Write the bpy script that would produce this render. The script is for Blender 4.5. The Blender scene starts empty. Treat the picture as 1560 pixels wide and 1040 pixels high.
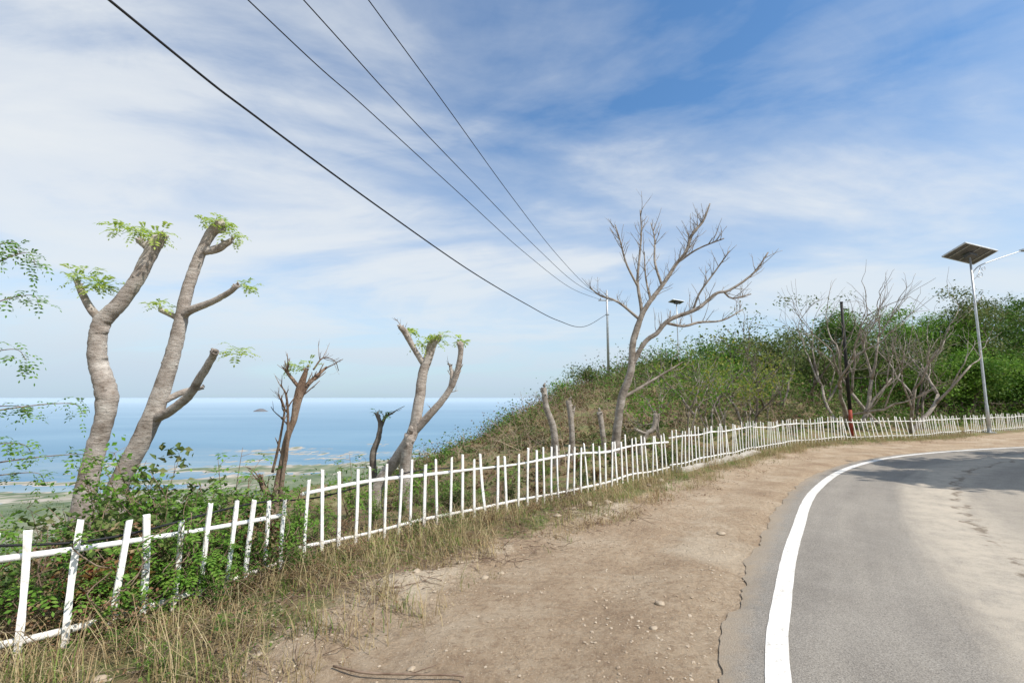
import bpy, math, random
import numpy as np
from mathutils import Vector, Matrix
random.seed(7); RNG=np.random.default_rng(11)
scene=bpy.context.scene; COL=scene.collection
scene.view_settings.view_transform='Standard'; scene.view_settings.look='None'; scene.view_settings.exposure=0

# ---------------------------------------------------------------- materials
def newmat(name):
    m=bpy.data.materials.new(name); m.use_nodes=True
    nt=m.node_tree; b=nt.nodes['Principled BSDF']; b.inputs['Specular IOR Level'].default_value=0.25
    return m,nt,b
def N(nt,t,**kw):
    n=nt.nodes.new(t)
    for k,v in kw.items():
        if k in n.inputs: n.inputs[k].default_value=v
        else: setattr(n,k,v)
    return n
def ramp(nt,fac,stops):
    r=nt.nodes.new('ShaderNodeValToRGB'); e=r.color_ramp.elements
    while len(e)<len(stops): e.new(0.5)
    for i,(p,c) in enumerate(stops):
        e[i].position=p; e[i].color=(c[0],c[1],c[2],1) if hasattr(c,'__len__') else (c,c,c,1)
    nt.links.new(fac,r.inputs[0]); return r.outputs[0]
def mix(nt,fac,a,b,mode='MIX'):
    m=nt.nodes.new('ShaderNodeMix'); m.data_type='RGBA'; m.blend_type=mode
    for sock,v in ((m.inputs[0],fac),(m.inputs[6],a),(m.inputs[7],b)):
        if hasattr(v,'is_linked'): nt.links.new(v,sock)
        elif hasattr(v,'__len__'): sock.default_value=(v[0],v[1],v[2],1)
        else: sock.default_value=v
    return m.outputs[2]
def mth(nt,op,a,b=None,clamp=False):
    m=nt.nodes.new('ShaderNodeMath'); m.operation=op; m.use_clamp=clamp
    for i,v in enumerate((a,b)):
        if v is None: continue
        if hasattr(v,'is_linked'): nt.links.new(v,m.inputs[i])
        else: m.inputs[i].default_value=v
    return m.outputs[0]
def noise(nt,vec,scale,detail=4,rough=.55,dist=0.):
    n=N(nt,'ShaderNodeTexNoise',Scale=scale,Detail=detail,Roughness=rough,Distortion=dist)
    if vec is not None: nt.links.new(vec,n.inputs['Vector'])
    return n.outputs['Fac']
def simple(name,c1,c2,scale=6,rough=.8,bump=.3,bscale=30,metal=0):
    m,nt,b=newmat(name); tc=N(nt,'ShaderNodeTexCoord'); v=tc.outputs['Object']
    n=noise(nt,v,scale,5); nt.links.new(ramp(nt,n,[(.35,c1),(.65,c2)]),b.inputs['Base Color'])
    b.inputs['Roughness'].default_value=rough; b.inputs['Metallic'].default_value=metal
    if bump:
        bp=N(nt,'ShaderNodeBump',Strength=bump,Distance=.02); nt.links.new(noise(nt,v,bscale,5,.6),bp.inputs['Height'])
        nt.links.new(bp.outputs[0],b.inputs['Normal'])
    return m
def leafmat(name,cols,rough=.6,trans=.3,dark=.75):
    m,nt,b=newmat(name); g=N(nt,'ShaderNodeNewGeometry')
    k=len(cols); c=ramp(nt,g.outputs['Random Per Island'],[(i/(k-1),cc) for i,cc in enumerate(cols)])
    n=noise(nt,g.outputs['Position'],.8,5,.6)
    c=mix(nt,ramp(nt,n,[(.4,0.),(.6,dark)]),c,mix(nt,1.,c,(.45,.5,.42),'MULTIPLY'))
    nt.links.new(c,b.inputs['Base Color']); b.inputs['Roughness'].default_value=rough
    t=N(nt,'ShaderNodeBsdfTranslucent'); nt.links.new(c,t.inputs[0])
    ms=N(nt,'ShaderNodeMixShader'); ms.inputs[0].default_value=trans
    nt.links.new(b.outputs[0],ms.inputs[1]); nt.links.new(t.outputs[0],ms.inputs[2])
    nt.links.new(ms.outputs[0],nt.nodes['Material Output'].inputs[0]); return m
def barkmat(name,c1,c2,c3,bs=18,zs=1.4):
    m,nt,b=newmat(name); tc=N(nt,'ShaderNodeTexCoord'); v=tc.outputs['Object']
    mp=N(nt,'ShaderNodeMapping'); mp.inputs['Scale'].default_value=(1,1,zs); nt.links.new(v,mp.inputs[0]); w=mp.outputs[0]
    c=ramp(nt,noise(nt,w,4,9,.78),[(.36,c1),(.48,c2),(.62,c3)])
    sp=ramp(nt,noise(nt,w,32,4,.65),[(.55,0.),(.64,1.)])
    c=mix(nt,mth(nt,'MULTIPLY',sp,.55),c,(c1[0]*.5,c1[1]*.46,c1[2]*.42))
    nt.links.new(c,b.inputs['Base Color']); b.inputs['Roughness'].default_value=.85
    mp2=N(nt,'ShaderNodeMapping'); mp2.inputs['Scale'].default_value=(1,1,zs*2); nt.links.new(v,mp2.inputs[0])
    bp=N(nt,'ShaderNodeBump',Strength=1.,Distance=.025); nt.links.new(noise(nt,mp2.outputs[0],bs,8,.72),bp.inputs['Height'])
    nt.links.new(bp.outputs[0],b.inputs['Normal']); return m
M_bark=barkmat('pale_bark',(.18,.14,.11),(.39,.335,.29),(.57,.52,.465),13)
M_barkdark=barkmat('brown_bark',(.08,.05,.035),(.22,.145,.10),(.44,.35,.27),34,.3)
M_barkbare=barkmat('weathered_bark',(.08,.063,.052),(.17,.14,.115),(.32,.28,.24))
M_barkwhite=barkmat('whitish_bark',(.14,.115,.093),(.28,.24,.20),(.48,.43,.38))
M_twig=simple('dry_twig',(.14,.09,.06),(.30,.22,.16),9)
M_stalk=simple('dry_stalk',(.20,.14,.10),(.40,.32,.23),.5,.9,0)
M_leafpale=leafmat('fresh_leaf',[(.30,.45,.05),(.44,.57,.09),(.56,.64,.18)],trans=.5,dark=.1)
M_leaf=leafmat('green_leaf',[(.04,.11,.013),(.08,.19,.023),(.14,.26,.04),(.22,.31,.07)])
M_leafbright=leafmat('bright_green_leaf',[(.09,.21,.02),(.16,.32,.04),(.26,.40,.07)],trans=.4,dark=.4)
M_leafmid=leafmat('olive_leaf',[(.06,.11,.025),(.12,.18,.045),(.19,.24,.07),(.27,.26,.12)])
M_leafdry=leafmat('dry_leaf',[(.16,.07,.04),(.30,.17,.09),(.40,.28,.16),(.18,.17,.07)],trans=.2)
M_leafred=leafmat('reddish_leaf',[(.22,.05,.025),(.28,.11,.04),(.14,.15,.04),(.34,.18,.07)],trans=.3)
M_scrub=leafmat('dry_scrub_leaf',[(.15,.07,.04),(.26,.155,.085),(.14,.15,.055),(.32,.225,.13)],trans=.15)
M_leafyel=leafmat('yellowing_leaf',[(.24,.27,.04),(.42,.40,.07),(.17,.26,.04),(.50,.48,.12)],trans=.4)
M_grassdry=leafmat('dry_grass_blade',[(.40,.30,.14),(.56,.46,.27),(.30,.19,.095),(.50,.41,.21)],trans=.2,dark=.4)
M_grassgreen=leafmat('green_grass_blade',[(.12,.20,.035),(.21,.30,.06),(.32,.36,.10)],trans=.35,dark=.4)
M_metal=simple('galvanised_steel',(.42,.44,.45),(.56,.57,.58),8,.45,.05,metal=.6)
M_black=simple('black_cable',(.012,.012,.014),(.025,.025,.028),8,.6,.05)
M_postblack=simple('black_painted_post',(.012,.012,.012),(.03,.028,.026),8,.6,.2)
M_postred=simple('red_paint',(.36,.06,.035),(.26,.06,.04),8,.7,.2)
M_rock=simple('tan_rock',(.30,.225,.155),(.54,.45,.34),1.2,.9,.6,20)
M_conc=simple('rough_concrete',(.36,.32,.27),(.52,.48,.42),5,.9,.6,25)
M_cell=simple('solar_cell',(.02,.025,.045),(.03,.035,.06),4,.25,0)
M_backsheet=simple('panel_underside',(.10,.105,.11),(.15,.15,.15),5,.6,.05)
M_ins=simple('insulator',(.25,.2,.16),(.32,.27,.22),5,.3,0)
def whitepaint():
    m,nt,b=newmat('worn_white_paint'); g=N(nt,'ShaderNodeNewGeometry'); v=g.outputs['Position']
    n=noise(nt,v,9,8,.78); c=ramp(nt,n,[(.31,(.36,.29,.21)),(.37,(.70,.67,.61)),(.52,(.87,.86,.83))])
    c=mix(nt,mth(nt,'MULTIPLY',ramp(nt,noise(nt,v,50,4,.7),[(.52,0.),(.76,1.)]),.4),c,(.52,.46,.38))
    sp=N(nt,'ShaderNodeSeparateXYZ'); nt.links.new(v,sp.inputs[0])
    low=mth(nt,'MULTIPLY',mth(nt,'SUBTRACT',mth(nt,'ADD',.16,mth(nt,'MULTIPLY',noise(nt,v,7,3),.14)),sp.outputs[2]),3.5,True)
    c=mix(nt,mth(nt,'MULTIPLY',low,.65),c,(.46,.38,.28))
    nt.links.new(c,b.inputs['Base Color']); b.inputs['Roughness'].default_value=.75
    bp=N(nt,'ShaderNodeBump',Strength=.5,Distance=.01); nt.links.new(noise(nt,v,45,4),bp.inputs['Height']); nt.links.new(bp.outputs[0],b.inputs['Normal'])
    return m
M_white=whitepaint()

# ---------------------------------------------------------------- mesh helpers
class Buf:
    def __init__(s): s.V=[];s.F=[];s.n=0
    def add(s,V,F):
        V=np.asarray(V,float).reshape(-1,3); s.V.append(V)
        s.F.extend([[int(i)+s.n for i in f] for f in F]); s.n+=len(V)
    def addq(s,V,F):
        s.V.append(V); s.F.extend((np.asarray(F)+s.n).tolist()); s.n+=len(V)
def mk(name,buf,mat,parent=None,smooth=True,origin=(0,0,0),**props):
    me=bpy.data.meshes.new(name); V=np.vstack(buf.V) if buf.V else np.zeros((0,3)); V=V-np.asarray(origin)
    me.from_pydata(V.tolist(),[],buf.F); me.materials.append(mat)
    if smooth: me.polygons.foreach_set('use_smooth',[True]*len(me.polygons))
    me.update(); o=bpy.data.objects.new(name,me); COL.objects.link(o)
    if parent is not None: o.parent=parent
    else: o.location=origin
    for k,v in props.items(): o[k]=v
    return o
def thing(name,loc,label,category,group=None):
    e=bpy.data.objects.new(name,None); e.empty_display_size=.2; e.location=loc; COL.objects.link(e)
    e['label']=label; e['category']=category
    if group: e['group']=group
    return e
def copything(src,loc,rot=0,sc=1.,label=None):
    o=src.copy(); COL.objects.link(o); o.location=loc; o.rotation_euler=(0,0,rot); o.scale=(sc,sc,sc)
    if label: o['label']=label
    for ch in list(src.children):
        c=ch.copy(); COL.objects.link(c); c.parent=o
    return o
def crom(P,sub=5):
    P=np.asarray(P,float)
    if len(P)<3: 
        t=np.linspace(0,1,sub+1)[:,None]; return P[0]*(1-t)+P[1]*t
    Q=np.vstack([2*P[0]-P[1],P,2*P[-1]-P[-2]]); out=[]
    for i in range(1,len(Q)-2):
        for k in range(sub):
            t=k/sub; a,b,c,d=Q[i-1],Q[i],Q[i+1],Q[i+2]
            out.append(.5*((2*b)+(-a+c)*t+(2*a-5*b+4*c-d)*t*t+(-a+3*b-3*c+d)*t**3))
    out.append(Q[-2]); return np.array(out)
def tube(buf,path,sides=8,rough=0.,rng=None,cap=True):
    path=np.asarray(path,float); P=path[:,:3]; R=np.maximum(path[:,3],.0008); n=len(P)
    T=np.gradient(P,axis=0); T/=np.linalg.norm(T,axis=1)[:,None]+1e-9
    ref=np.array([0.,0,1]) if abs(T[0][2])<.9 else np.array([1.,0,0])
    u=np.cross(T[0],ref); u/=np.linalg.norm(u); V=[]
    a=np.arange(sides)*2*math.pi/sides; ph=rng.random(6)*6 if rng is not None else None
    for i in range(n):
        u=u-T[i]*np.dot(u,T[i]); u/=np.linalg.norm(u)+1e-9; w=np.cross(T[i],u)
        r=np.full(sides,R[i])
        if rough and rng is not None: r=r*(1+rough*(np.sin(a*2+ph[0]+i*.17)+.7*np.sin(a*3+ph[1]-i*.21)+.5*math.sin(i*.19+ph[2]))+rough*.22*rng.normal(size=sides))
        V.append(P[i]+np.outer(np.cos(a)*r,u)+np.outer(np.sin(a)*r,w))
    V=np.vstack(V); F=[]
    for i in range(n-1):
        for j in range(sides):
            k=(j+1)%sides; F.append([i*sides+j,i*sides+k,(i+1)*sides+k,(i+1)*sides+j])
    if cap: F.append(list(range(sides))[::-1]); F.append([(n-1)*sides+j for j in range(sides)])
    buf.add(V,F)
def box(buf,c,size,M=None):
    V=np.array([[x,y,z] for x in(-.5,.5) for y in(-.5,.5) for z in(-.5,.5)])*np.asarray(size)
    if M is not None: V=V@np.array(M.to_3x3()).T
    buf.add(V+np.asarray(c),[[0,1,3,2],[4,6,7,5],[0,4,5,1],[2,3,7,6],[0,2,6,4],[1,5,7,3]])
def leaves(buf,C,size,rng,aspect=.55,upbias=.5,szvar=.4):
    C=np.asarray(C,float); n=len(C)
    if n==0: return
    nor=rng.normal(size=(n,3)); nor[:,2]=np.abs(nor[:,2])+upbias; nor/=np.linalg.norm(nor,axis=1)[:,None]
    a=rng.normal(size=(n,3)); a-=nor*np.sum(a*nor,axis=1)[:,None]; a/=np.linalg.norm(a,axis=1)[:,None]; b=np.cross(nor,a)
    L=(size*(1+szvar*(rng.random(n)*2-1)))[:,None]
    V=np.stack([C-a*L*.5,C+b*L*aspect*.5+nor*L*.08-a*L*.05,C+a*L*.5-nor*L*.12,C-b*L*aspect*.5+nor*L*.08-a*L*.05],axis=1).reshape(-1,3)
    buf.addq(V,np.arange(4*n).reshape(-1,4))
def pinnate(buf,base,d,L,rng,pairs=6,wide=.34,droop=.5):
    base=np.asarray(base,float); d=np.asarray(d,float); d=d/(np.linalg.norm(d)+1e-9)
    side=np.cross(d,[0,0,1.]); side/=np.linalg.norm(side)+1e-9
    V=[];
    for i in range(pairs+1):
        t=(i+1)/(pairs+1); p=base+d*L*t-np.array([0,0,1])*droop*L*t*t
        tg=d-np.array([0,0,1])*2*droop*t; tg/=np.linalg.norm(tg); up=np.cross(side,tg); l=L*wide*(1-.35*abs(t-.55)*2)
        dirs=[side,-side] if i<pairs else [tg]
        for s in dirs:
            q=s*.93+tg*.35+up*rng.normal()*.15; q/=np.linalg.norm(q); w=np.cross(q,up); w/=np.linalg.norm(w)+1e-9
            V+= [p,p+q*l*.5+w*l*.24,p+q*l-up*l*.1,p+q*l*.5-w*l*.24]
    V=np.array(V); buf.addq(V,np.arange(len(V)).reshape(-1,4))
def tuft(buf,stem,c,rad,n,rng,L=.16,pairs=5):
    for _ in range(n):
        d=rng.normal(size=3); d[2]=abs(d[2])*.6+.1; d/=np.linalg.norm(d)
        p=np.asarray(c)+rng.normal(size=3)*rad*.3
        e=p+d*rad*.5
        tube(stem,[[*p,.004],[*e,.002]],4)
        pinnate(buf,e,d+rng.normal(size=3)*.3,L*(.6+.6*rng.random()),rng,pairs,.40)

# value noise
_tab=np.random.default_rng(5).random((256,256))
def vn(x,y):
    xi=np.floor(x).astype(int); yi=np.floor(y).astype(int); fx=x-xi; fy=y-yi
    fx=fx*fx*(3-2*fx); fy=fy*fy*(3-2*fy); g=lambda a,b:_tab[a&255,b&255]
    return (g(xi,yi)*(1-fx)+g(xi+1,yi)*fx)*(1-fy)+(g(xi,yi+1)*(1-fx)+g(xi+1,yi+1)*fx)*fy
def fbm(x,y,o=4):
    s=0;a=.5
    for i in range(o): s=s+a*(vn(x*2**i+17*i,y*2**i+31*i)-.5)*2; a*=.5
    return s
sig=lambda v:1/(1+np.exp(-np.clip(v,-40,40)))
sst=lambda a,b,x:(lambda t:t*t*(3-2*t))(np.clip((x-a)/(b-a),0,1))

# ---------------------------------------------------------------- layout lines
FENCE=np.array([(-3.75,2.72),(-3.07,3.05),(-2.76,3.33),(-2.3,4.17),(-2.1,4.9),(-1.16,6.0),(.41,7.35),(1.7,8.74),(3.31,10.4),(7.03,14.3),(9.5,16.5),(12.3,18.1),(15.4,18.9),(19.4,21.2),(26,24.6),(31,26)])
FEXT=np.vstack([[(-300,-250),(-30,-18),(-12,-4),(-6,.9)],FENCE,[(45,27),(90,20),(500,-100)]])
def polydist(P,x,y):
    x=np.asarray(x,float);y=np.asarray(y,float); best=np.full(x.shape,1e9); sg=np.ones(x.shape)
    for (ax,ay),(bx,by) in zip(P[:-1],P[1:]):
        dx,dy=bx-ax,by-ay; t=np.clip(((x-ax)*dx+(y-ay)*dy)/(dx*dx+dy*dy),0,1)
        ex=x-ax-t*dx; ey=y-ay-t*dy; d=np.hypot(ex,ey); s=np.sign(dx*ey-dy*ex)
        m=d<best-1e-9; best=np.where(m,d,best); sg=np.where(m,s,sg)
    return best*np.where(sg==0,1,sg)
LINE=np.array([(-4,-14),(-2,-6.5),(-.4,-1.6),(.6,1.0),(1.5,2.93),(2.1,3.98),(3.23,5.75),(5.12,8.44),(7.49,11.08),(10.2,13.2),(13,14.6),(16.4,15.8),(21,16.8),(27,17),(35,16),(50,12),(80,0)])
LINES=crom(LINE,8)
LINES_lo=LINES[::2]
def blob(x,y,cx,cy,r,e=1.): return np.exp(-(((x-cx)+(y-cy))**2/2/(r*e)**2+((x-cx)-(y-cy))**2/2/r**2))
def palef(x,y): return np.clip(blob(x,y,1.15,7.1,.5,1.7)+.9*blob(x,y,-.9,4.3,.35,1.8)+.6*blob(x,y,-.2,5.3,.25,2.)+.8*blob(x,y,2.6,8.9,.35,1.8)+.5*blob(x,y,-1.4,3.4,.25,1.5),0,1)
def H(x,y):
    x=np.asarray(x,float);y=np.asarray(y,float)
    s=polydist(FEXT,x,y); sp=np.maximum(s-.3,0)
    hr=sig((x-16)/4); cap=2.7+5.8*hr
    right=cap*np.tanh(.235*sp/cap)-np.maximum(s-26-30*hr,0)*.35
    right=np.maximum(right,-58-.012*sp)
    left=-(.25*sp+.28*np.maximum(sp-20,0)); left=np.maximum(left,-58.6-.0042*(sp-110)+.3*sig((x+.62*y)/25))
    R=sig((x+1.0)/2.8); z=right*R+left*(1-R)
    z=z+np.minimum(sp/6,1)*fbm(x/2.6,y/2.6)*.75+np.minimum(sp/60,1)*fbm(x/28.,y/28.)*1.6*np.where(z<-50,0,1)+np.where(z<-50,1,0)*fbm(x/90.,y/20.)*1.25
    rd=polydist(LINES_lo,x,y)   # negative on the road side
    k=sst(.3,.6,rd); rut=-.02*np.exp(-((rd-1.2)/.16)**2)-.015*np.exp(-((rd-2.3)/.2)**2)
    flat=-.03*(1-k)+(.006+rut*sst(0,1,-s-.6)+fbm(x/.7,y/.7,4)*.034+.03*sst(-1.2,-.2,s)+palef(x,y)*(.05+.06*fbm(x/.25,y/.25,2)))*k
    return np.where(s>0,z+flat*(1-sst(0,1.5,s)),flat)
def h1(x,y): return float(H(np.array([x]),np.array([y]))[0])

# ---------------------------------------------------------------- ground
t=np.linspace(-math.asinh(3000/4.),math.asinh(3000/4.),720); xs=4*np.sinh(t)+1.2
tmin=-math.asinh(300/4.); t=np.linspace(tmin,math.asinh(3000/4.),640); ys=4*np.sinh(t)+4.5
X,Y=np.meshgrid(xs,ys); Z=H(X.ravel(),Y.ravel())
b=Buf(); nx,ny=len(xs),len(ys)
idx=np.arange(nx*ny).reshape(ny,nx)
Fq=np.stack([idx[:-1,:-1],idx[:-1,1:],idx[1:,1:],idx[1:,:-1]],axis=-1).reshape(-1,4)
b.addq(np.stack([X.ravel(),Y.ravel(),Z],axis=1),Fq)
def groundmat():
    m,nt,bs=newmat('dirt_and_hillside'); g=N(nt,'ShaderNodeNewGeometry'); P=g.outputs['Position']
    at=N(nt,'ShaderNodeAttribute',attribute_name='veg'); pa=N(nt,'ShaderNodeAttribute',attribute_name='pale'); sep=N(nt,'ShaderNodeSeparateXYZ'); nt.links.new(P,sep.inputs[0])
    c=ramp(nt,noise(nt,P,1.0,8,.7),[(.32,(.315,.215,.135)),(.48,(.44,.32,.21)),(.66,(.56,.44,.31))])
    c=mix(nt,mth(nt,'MULTIPLY',ramp(nt,noise(nt,P,16,8,.78),[(.38,1.),(.51,0.)]),.55),c,(.26,.175,.11))
    c=mix(nt,mth(nt,'MULTIPLY',ramp(nt,noise(nt,P,60,5,.75),[(.53,0.),(.65,1.)]),.5),c,(.65,.54,.41))
    pal=ramp(nt,noise(nt,P,.6,7,.68,.8),[(.53,0.),(.65,1.)])
    c=mix(nt,mth(nt,'MULTIPLY',pal,.5),c,(.65,.545,.41))
    pk=ramp(nt,mth(nt,'ADD',pa.outputs['Fac'],mth(nt,'MULTIPLY',mth(nt,'SUBTRACT',noise(nt,P,5,6,.7),.5),1.1)),[(.35,0.),(.65,1.)])
    c=mix(nt,mth(nt,'MULTIPLY',pk,.75),c,mix(nt,noise(nt,P,30,4,.7),(.50,.39,.26),(.84,.73,.57)))
    vo=N(nt,'ShaderNodeTexVoronoi',Scale=34.); nt.links.new(P,vo.inputs['Vector'])
    st=ramp(nt,vo.outputs['Distance'],[(.13,1.),(.22,0.)])
    sel=ramp(nt,noise(nt,P,3,3),[(.50,0.),(.62,1.)])
    stn=mth(nt,'MULTIPLY',st,sel)
    c=mix(nt,mth(nt,'MULTIPLY',stn,.6),c,(.60,.50,.38))
    vg=ramp(nt,noise(nt,P,2.2,7,.7),[(.32,(.15,.10,.055)),(.48,(.27,.20,.11)),(.56,(.16,.18,.06)),(.72,(.36,.29,.17))])
    k=mth(nt,'ADD',at.outputs['Fac'],mth(nt,'MULTIPLY',mth(nt,'SUBTRACT',noise(nt,P,3.5,7,.7),.5),2.1))
    k=ramp(nt,k,[(.38,0.),(.74,1.)])
    c=mix(nt,k,c,vg)
    far=ramp(nt,noise(nt,P,.03,7,.65),[(.40,(.11,.15,.085)),(.52,(.18,.21,.13)),(.64,(.29,.27,.20))])
    fz=mth(nt,'MULTIPLY',mth(nt,'ADD',sep.outputs[2],12.),-.08,True)
    c=mix(nt,fz,c,far)
    mud=mth(nt,'MULTIPLY',mth(nt,'ADD',sep.outputs[2],59.6),-4.,True)
    c=mix(nt,mud,c,ramp(nt,noise(nt,P,.05,6,.6),[(.35,(.31,.28,.24)),(.65,(.48,.43,.36))]))
    nt.links.new(c,bs.inputs['Base Color']); bs.inputs['Roughness'].default_value=.95
    h=mth(nt,'ADD',mth(nt,'MULTIPLY',noise(nt,P,14,10,.76),1.1),mth(nt,'MULTIPLY',stn,.3))
    bp=N(nt,'ShaderNodeBump',Strength=.95,Distance=.065); nt.links.new(h,bp.inputs['Height']); nt.links.new(bp.outputs[0],bs.inputs['Normal'])
    return m
g=mk('ground',b,groundmat(),kind='structure'); 
S=polydist(FEXT,X.ravel(),Y.ravel()); W=np.interp(X.ravel(),[-3,0,4,15],[1.75,1.4,.9,1.])
at=g.data.attributes.new('veg','FLOAT','POINT'); at.data.foreach_set('value',sst(-W,-W*.35,S).astype(np.float32))
at=g.data.attributes.new('pale','FLOAT','POINT'); at.data.foreach_set('value',palef(X.ravel(),Y.ravel()).astype(np.float32))

# ---------------------------------------------------------------- road
def offs(P,d):
    T=np.gradient(P,axis=0); T/=np.linalg.norm(T,axis=1)[:,None]; n=np.stack([-T[:,1],T[:,0]],1)
    return P+n*(d[:,None] if hasattr(d,'__len__') else d)
RL=crom(LINE,30)
arc=np.concatenate([[0],np.cumsum(np.linalg.norm(np.diff(RL,axis=0),axis=1))])
def strip(name,vals,z,mat,ragged=0,wob=0,**p):
    bf=Buf(); rows=[]; uv=[]
    for j,v in enumerate(vals):
        d=np.full(len(RL),float(v))
        if ragged and j==0: d=d+ragged*(fbm(arc*1.3,arc*0+3.)*1.2+fbm(arc*7,arc*0+8.)*.6)
        if wob: d=d+wob*(fbm(arc*.5,arc*0+1.,2)*2+fbm(arc*6,arc*0+j*3.)*.6)
        Q=offs(RL,d); rows.append(np.c_[Q,np.full(len(Q),z if not(ragged and j==0) else z-.03)]); uv.append(np.c_[arc,np.full(len(Q),v)])
    V=np.stack(rows,1); n,mn=V.shape[:2]; id=np.arange(n*mn).reshape(n,mn)
    F=np.stack([id[:-1,:-1],id[:-1,1:],id[1:,1:],id[1:,:-1]],-1).reshape(-1,4)[:, ::-1]
    bf.addq(V.reshape(-1,3),F); o=mk(name,bf,mat,**p)
    U=np.stack(uv,1).reshape(-1,2); l=o.data.uv_layers.new(name='UVMap'); vi=np.zeros(len(o.data.loops),int); o.data.loops.foreach_get('vertex_index',vi)
    l.data.foreach_set('uv',U[vi].ravel()); 
    return o
def roadmat():
    m,nt,bs=newmat('worn_asphalt'); g=N(nt,'ShaderNodeNewGeometry'); P=g.outputs['Position']
    uv=N(nt,'ShaderNodeTexCoord'); sp=N(nt,'ShaderNodeSeparateXYZ'); nt.links.new(uv.outputs['UV'],sp.inputs[0])
    mp=N(nt,'ShaderNodeMapping'); mp.inputs['Scale'].default_value=(.16,1.6,1); nt.links.new(uv.outputs['UV'],mp.inputs[0])
    c=ramp(nt,noise(nt,P,1.3,7,.7),[(.3,(.225,.20,.17)),(.7,(.315,.285,.245))])
    c=mix(nt,ramp(nt,noise(nt,mp.outputs[0],1.5,5,.6),[(.40,0.),(.7,.65)]),c,(.38,.34,.285))
    ag=noise(nt,P,110,4,.75)
    c=mix(nt,ramp(nt,ag,[(.33,.85),(.5,0.)]),c,(.09,.08,.07))
    c=mix(nt,ramp(nt,ag,[(.55,0.),(.72,.7)]),c,(.55,.50,.44))
    a=sp.outputs[1]  # signed metres from the edge line, negative = carriageway
    w=mth(nt,'ADD',a,mth(nt,'MULTIPLY',mth(nt,'SUBTRACT',noise(nt,mp.outputs[0],1.1,8,.72),.5),1.0))
    band=ramp(nt,mth(nt,'MULTIPLY',w,-.2),[(.20,0.),(.27,.8),(.34,1.),(.44,.45),(.52,.35),(.62,.75),(.78,.2)])
    fine=ramp(nt,noise(nt,P,3,9,.8),[(.35,.35),(.56,1.)])
    dust=mth(nt,'MULTIPLY',band,fine)
    c=mix(nt,mth(nt,'MULTIPLY',dust,.8),c,(.565,.49,.39))
    cr=mth(nt,'ABSOLUTE',mth(nt,'ADD',mth(nt,'ADD',a,1.85),mth(nt,'MULTIPLY',mth(nt,'SUBTRACT',noise(nt,P,1.6,6,.7),.5),.9)))
    crm=mth(nt,'MULTIPLY',ramp(nt,cr,[(.015,1.),(.07,0.)]),ramp(nt,noise(nt,P,2.6,4,.6),[(.44,0.),(.52,1.)]))
    c=mix(nt,mth(nt,'MULTIPLY',crm,.8),c,(.17,.13,.09))
    edge=ramp(nt,mth(nt,'ADD',a,mth(nt,'MULTIPLY',mth(nt,'SUBTRACT',noise(nt,P,5,7,.75),.5),.4)),[(.12,0.),(.34,1.)])
    c=mix(nt,mth(nt,'MULTIPLY',edge,.65),c,(.42,.32,.215))
    nt.links.new(c,bs.inputs['Base Color']); bs.inputs['Roughness'].default_value=.85
    bp=N(nt,'ShaderNodeBump',Strength=.7,Distance=.014); nt.links.new(noise(nt,P,100,4,.7),bp.inputs['Height']); nt.links.new(bp.outputs[0],bs.inputs['Normal'])
    return m
strip('road',[.33,.2]+list(np.linspace(0,-6.3,14)),.012,roadmat(),ragged=.08,kind='structure')
def linemat():
    m,nt,bs=newmat('road_paint'); g=N(nt,'ShaderNodeNewGeometry'); P=g.outputs['Position']
    c=ramp(nt,noise(nt,P,22,9,.82),[(.37,(.34,.32,.28)),(.45,(.72,.70,.66)),(.7,(.84,.82,.78))])
    c=mix(nt,ramp(nt,noise(nt,P,1.5,8,.78),[(.4,0.),(.70,.6)]),c,(.56,.49,.40))
    nt.links.new(c,bs.inputs['Base Color']); bs.inputs['Roughness'].default_value=.7; return m
M_line=linemat()
strip('road_marking',[.066,.025,-.025,-.066],.017,M_line,wob=.006,kind='structure')

# ---------------------------------------------------------------- sea
def seamat():
    m,nt,bs=newmat('sea_water'); g=N(nt,'ShaderNodeNewGeometry'); P=g.outputs['Position']
    mp=N(nt,'ShaderNodeMapping'); mp.inputs['Scale'].default_value=(.3,1,1); nt.links.new(P,mp.inputs[0])
    c=ramp(nt,noise(nt,mp.outputs[0],.0025,8,.65,.5),[(.35,(.09,.205,.31)),(.55,(.13,.255,.36)),(.72,(.20,.33,.42))])
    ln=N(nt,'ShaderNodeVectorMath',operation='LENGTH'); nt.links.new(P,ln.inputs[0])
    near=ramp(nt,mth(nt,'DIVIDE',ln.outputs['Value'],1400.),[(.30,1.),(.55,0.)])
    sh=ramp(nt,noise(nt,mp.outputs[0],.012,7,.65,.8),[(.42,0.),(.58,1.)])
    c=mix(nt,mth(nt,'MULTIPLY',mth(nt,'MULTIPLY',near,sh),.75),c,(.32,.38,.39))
    sea_haze=ramp(nt,mth(nt,'POWER',mth(nt,'DIVIDE',ln.outputs['Value'],20000.),.5),[(.15,0.),(.35,.45),(.65,1.)])
    c=mix(nt,sea_haze,c,(.385,.50,.60))  # horizon haze painted into the water colour, paler with distance
    nt.links.new(c,bs.inputs['Base Color']); bs.inputs['Roughness'].default_value=.5; bs.inputs['Specular IOR Level'].default_value=.2
    bp=N(nt,'ShaderNodeBump',Strength=.25,Distance=1.); nt.links.new(noise(nt,P,.15,5,.6),bp.inputs['Height']); nt.links.new(bp.outputs[0],bs.inputs['Normal'])
    return m
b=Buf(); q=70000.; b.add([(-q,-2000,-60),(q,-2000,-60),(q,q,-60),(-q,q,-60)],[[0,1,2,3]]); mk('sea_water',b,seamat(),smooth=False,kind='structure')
b=Buf(); rr=[(1,0),(.8,.35),(.45,.8),(.2,1.)]
V=[];n=20
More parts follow.
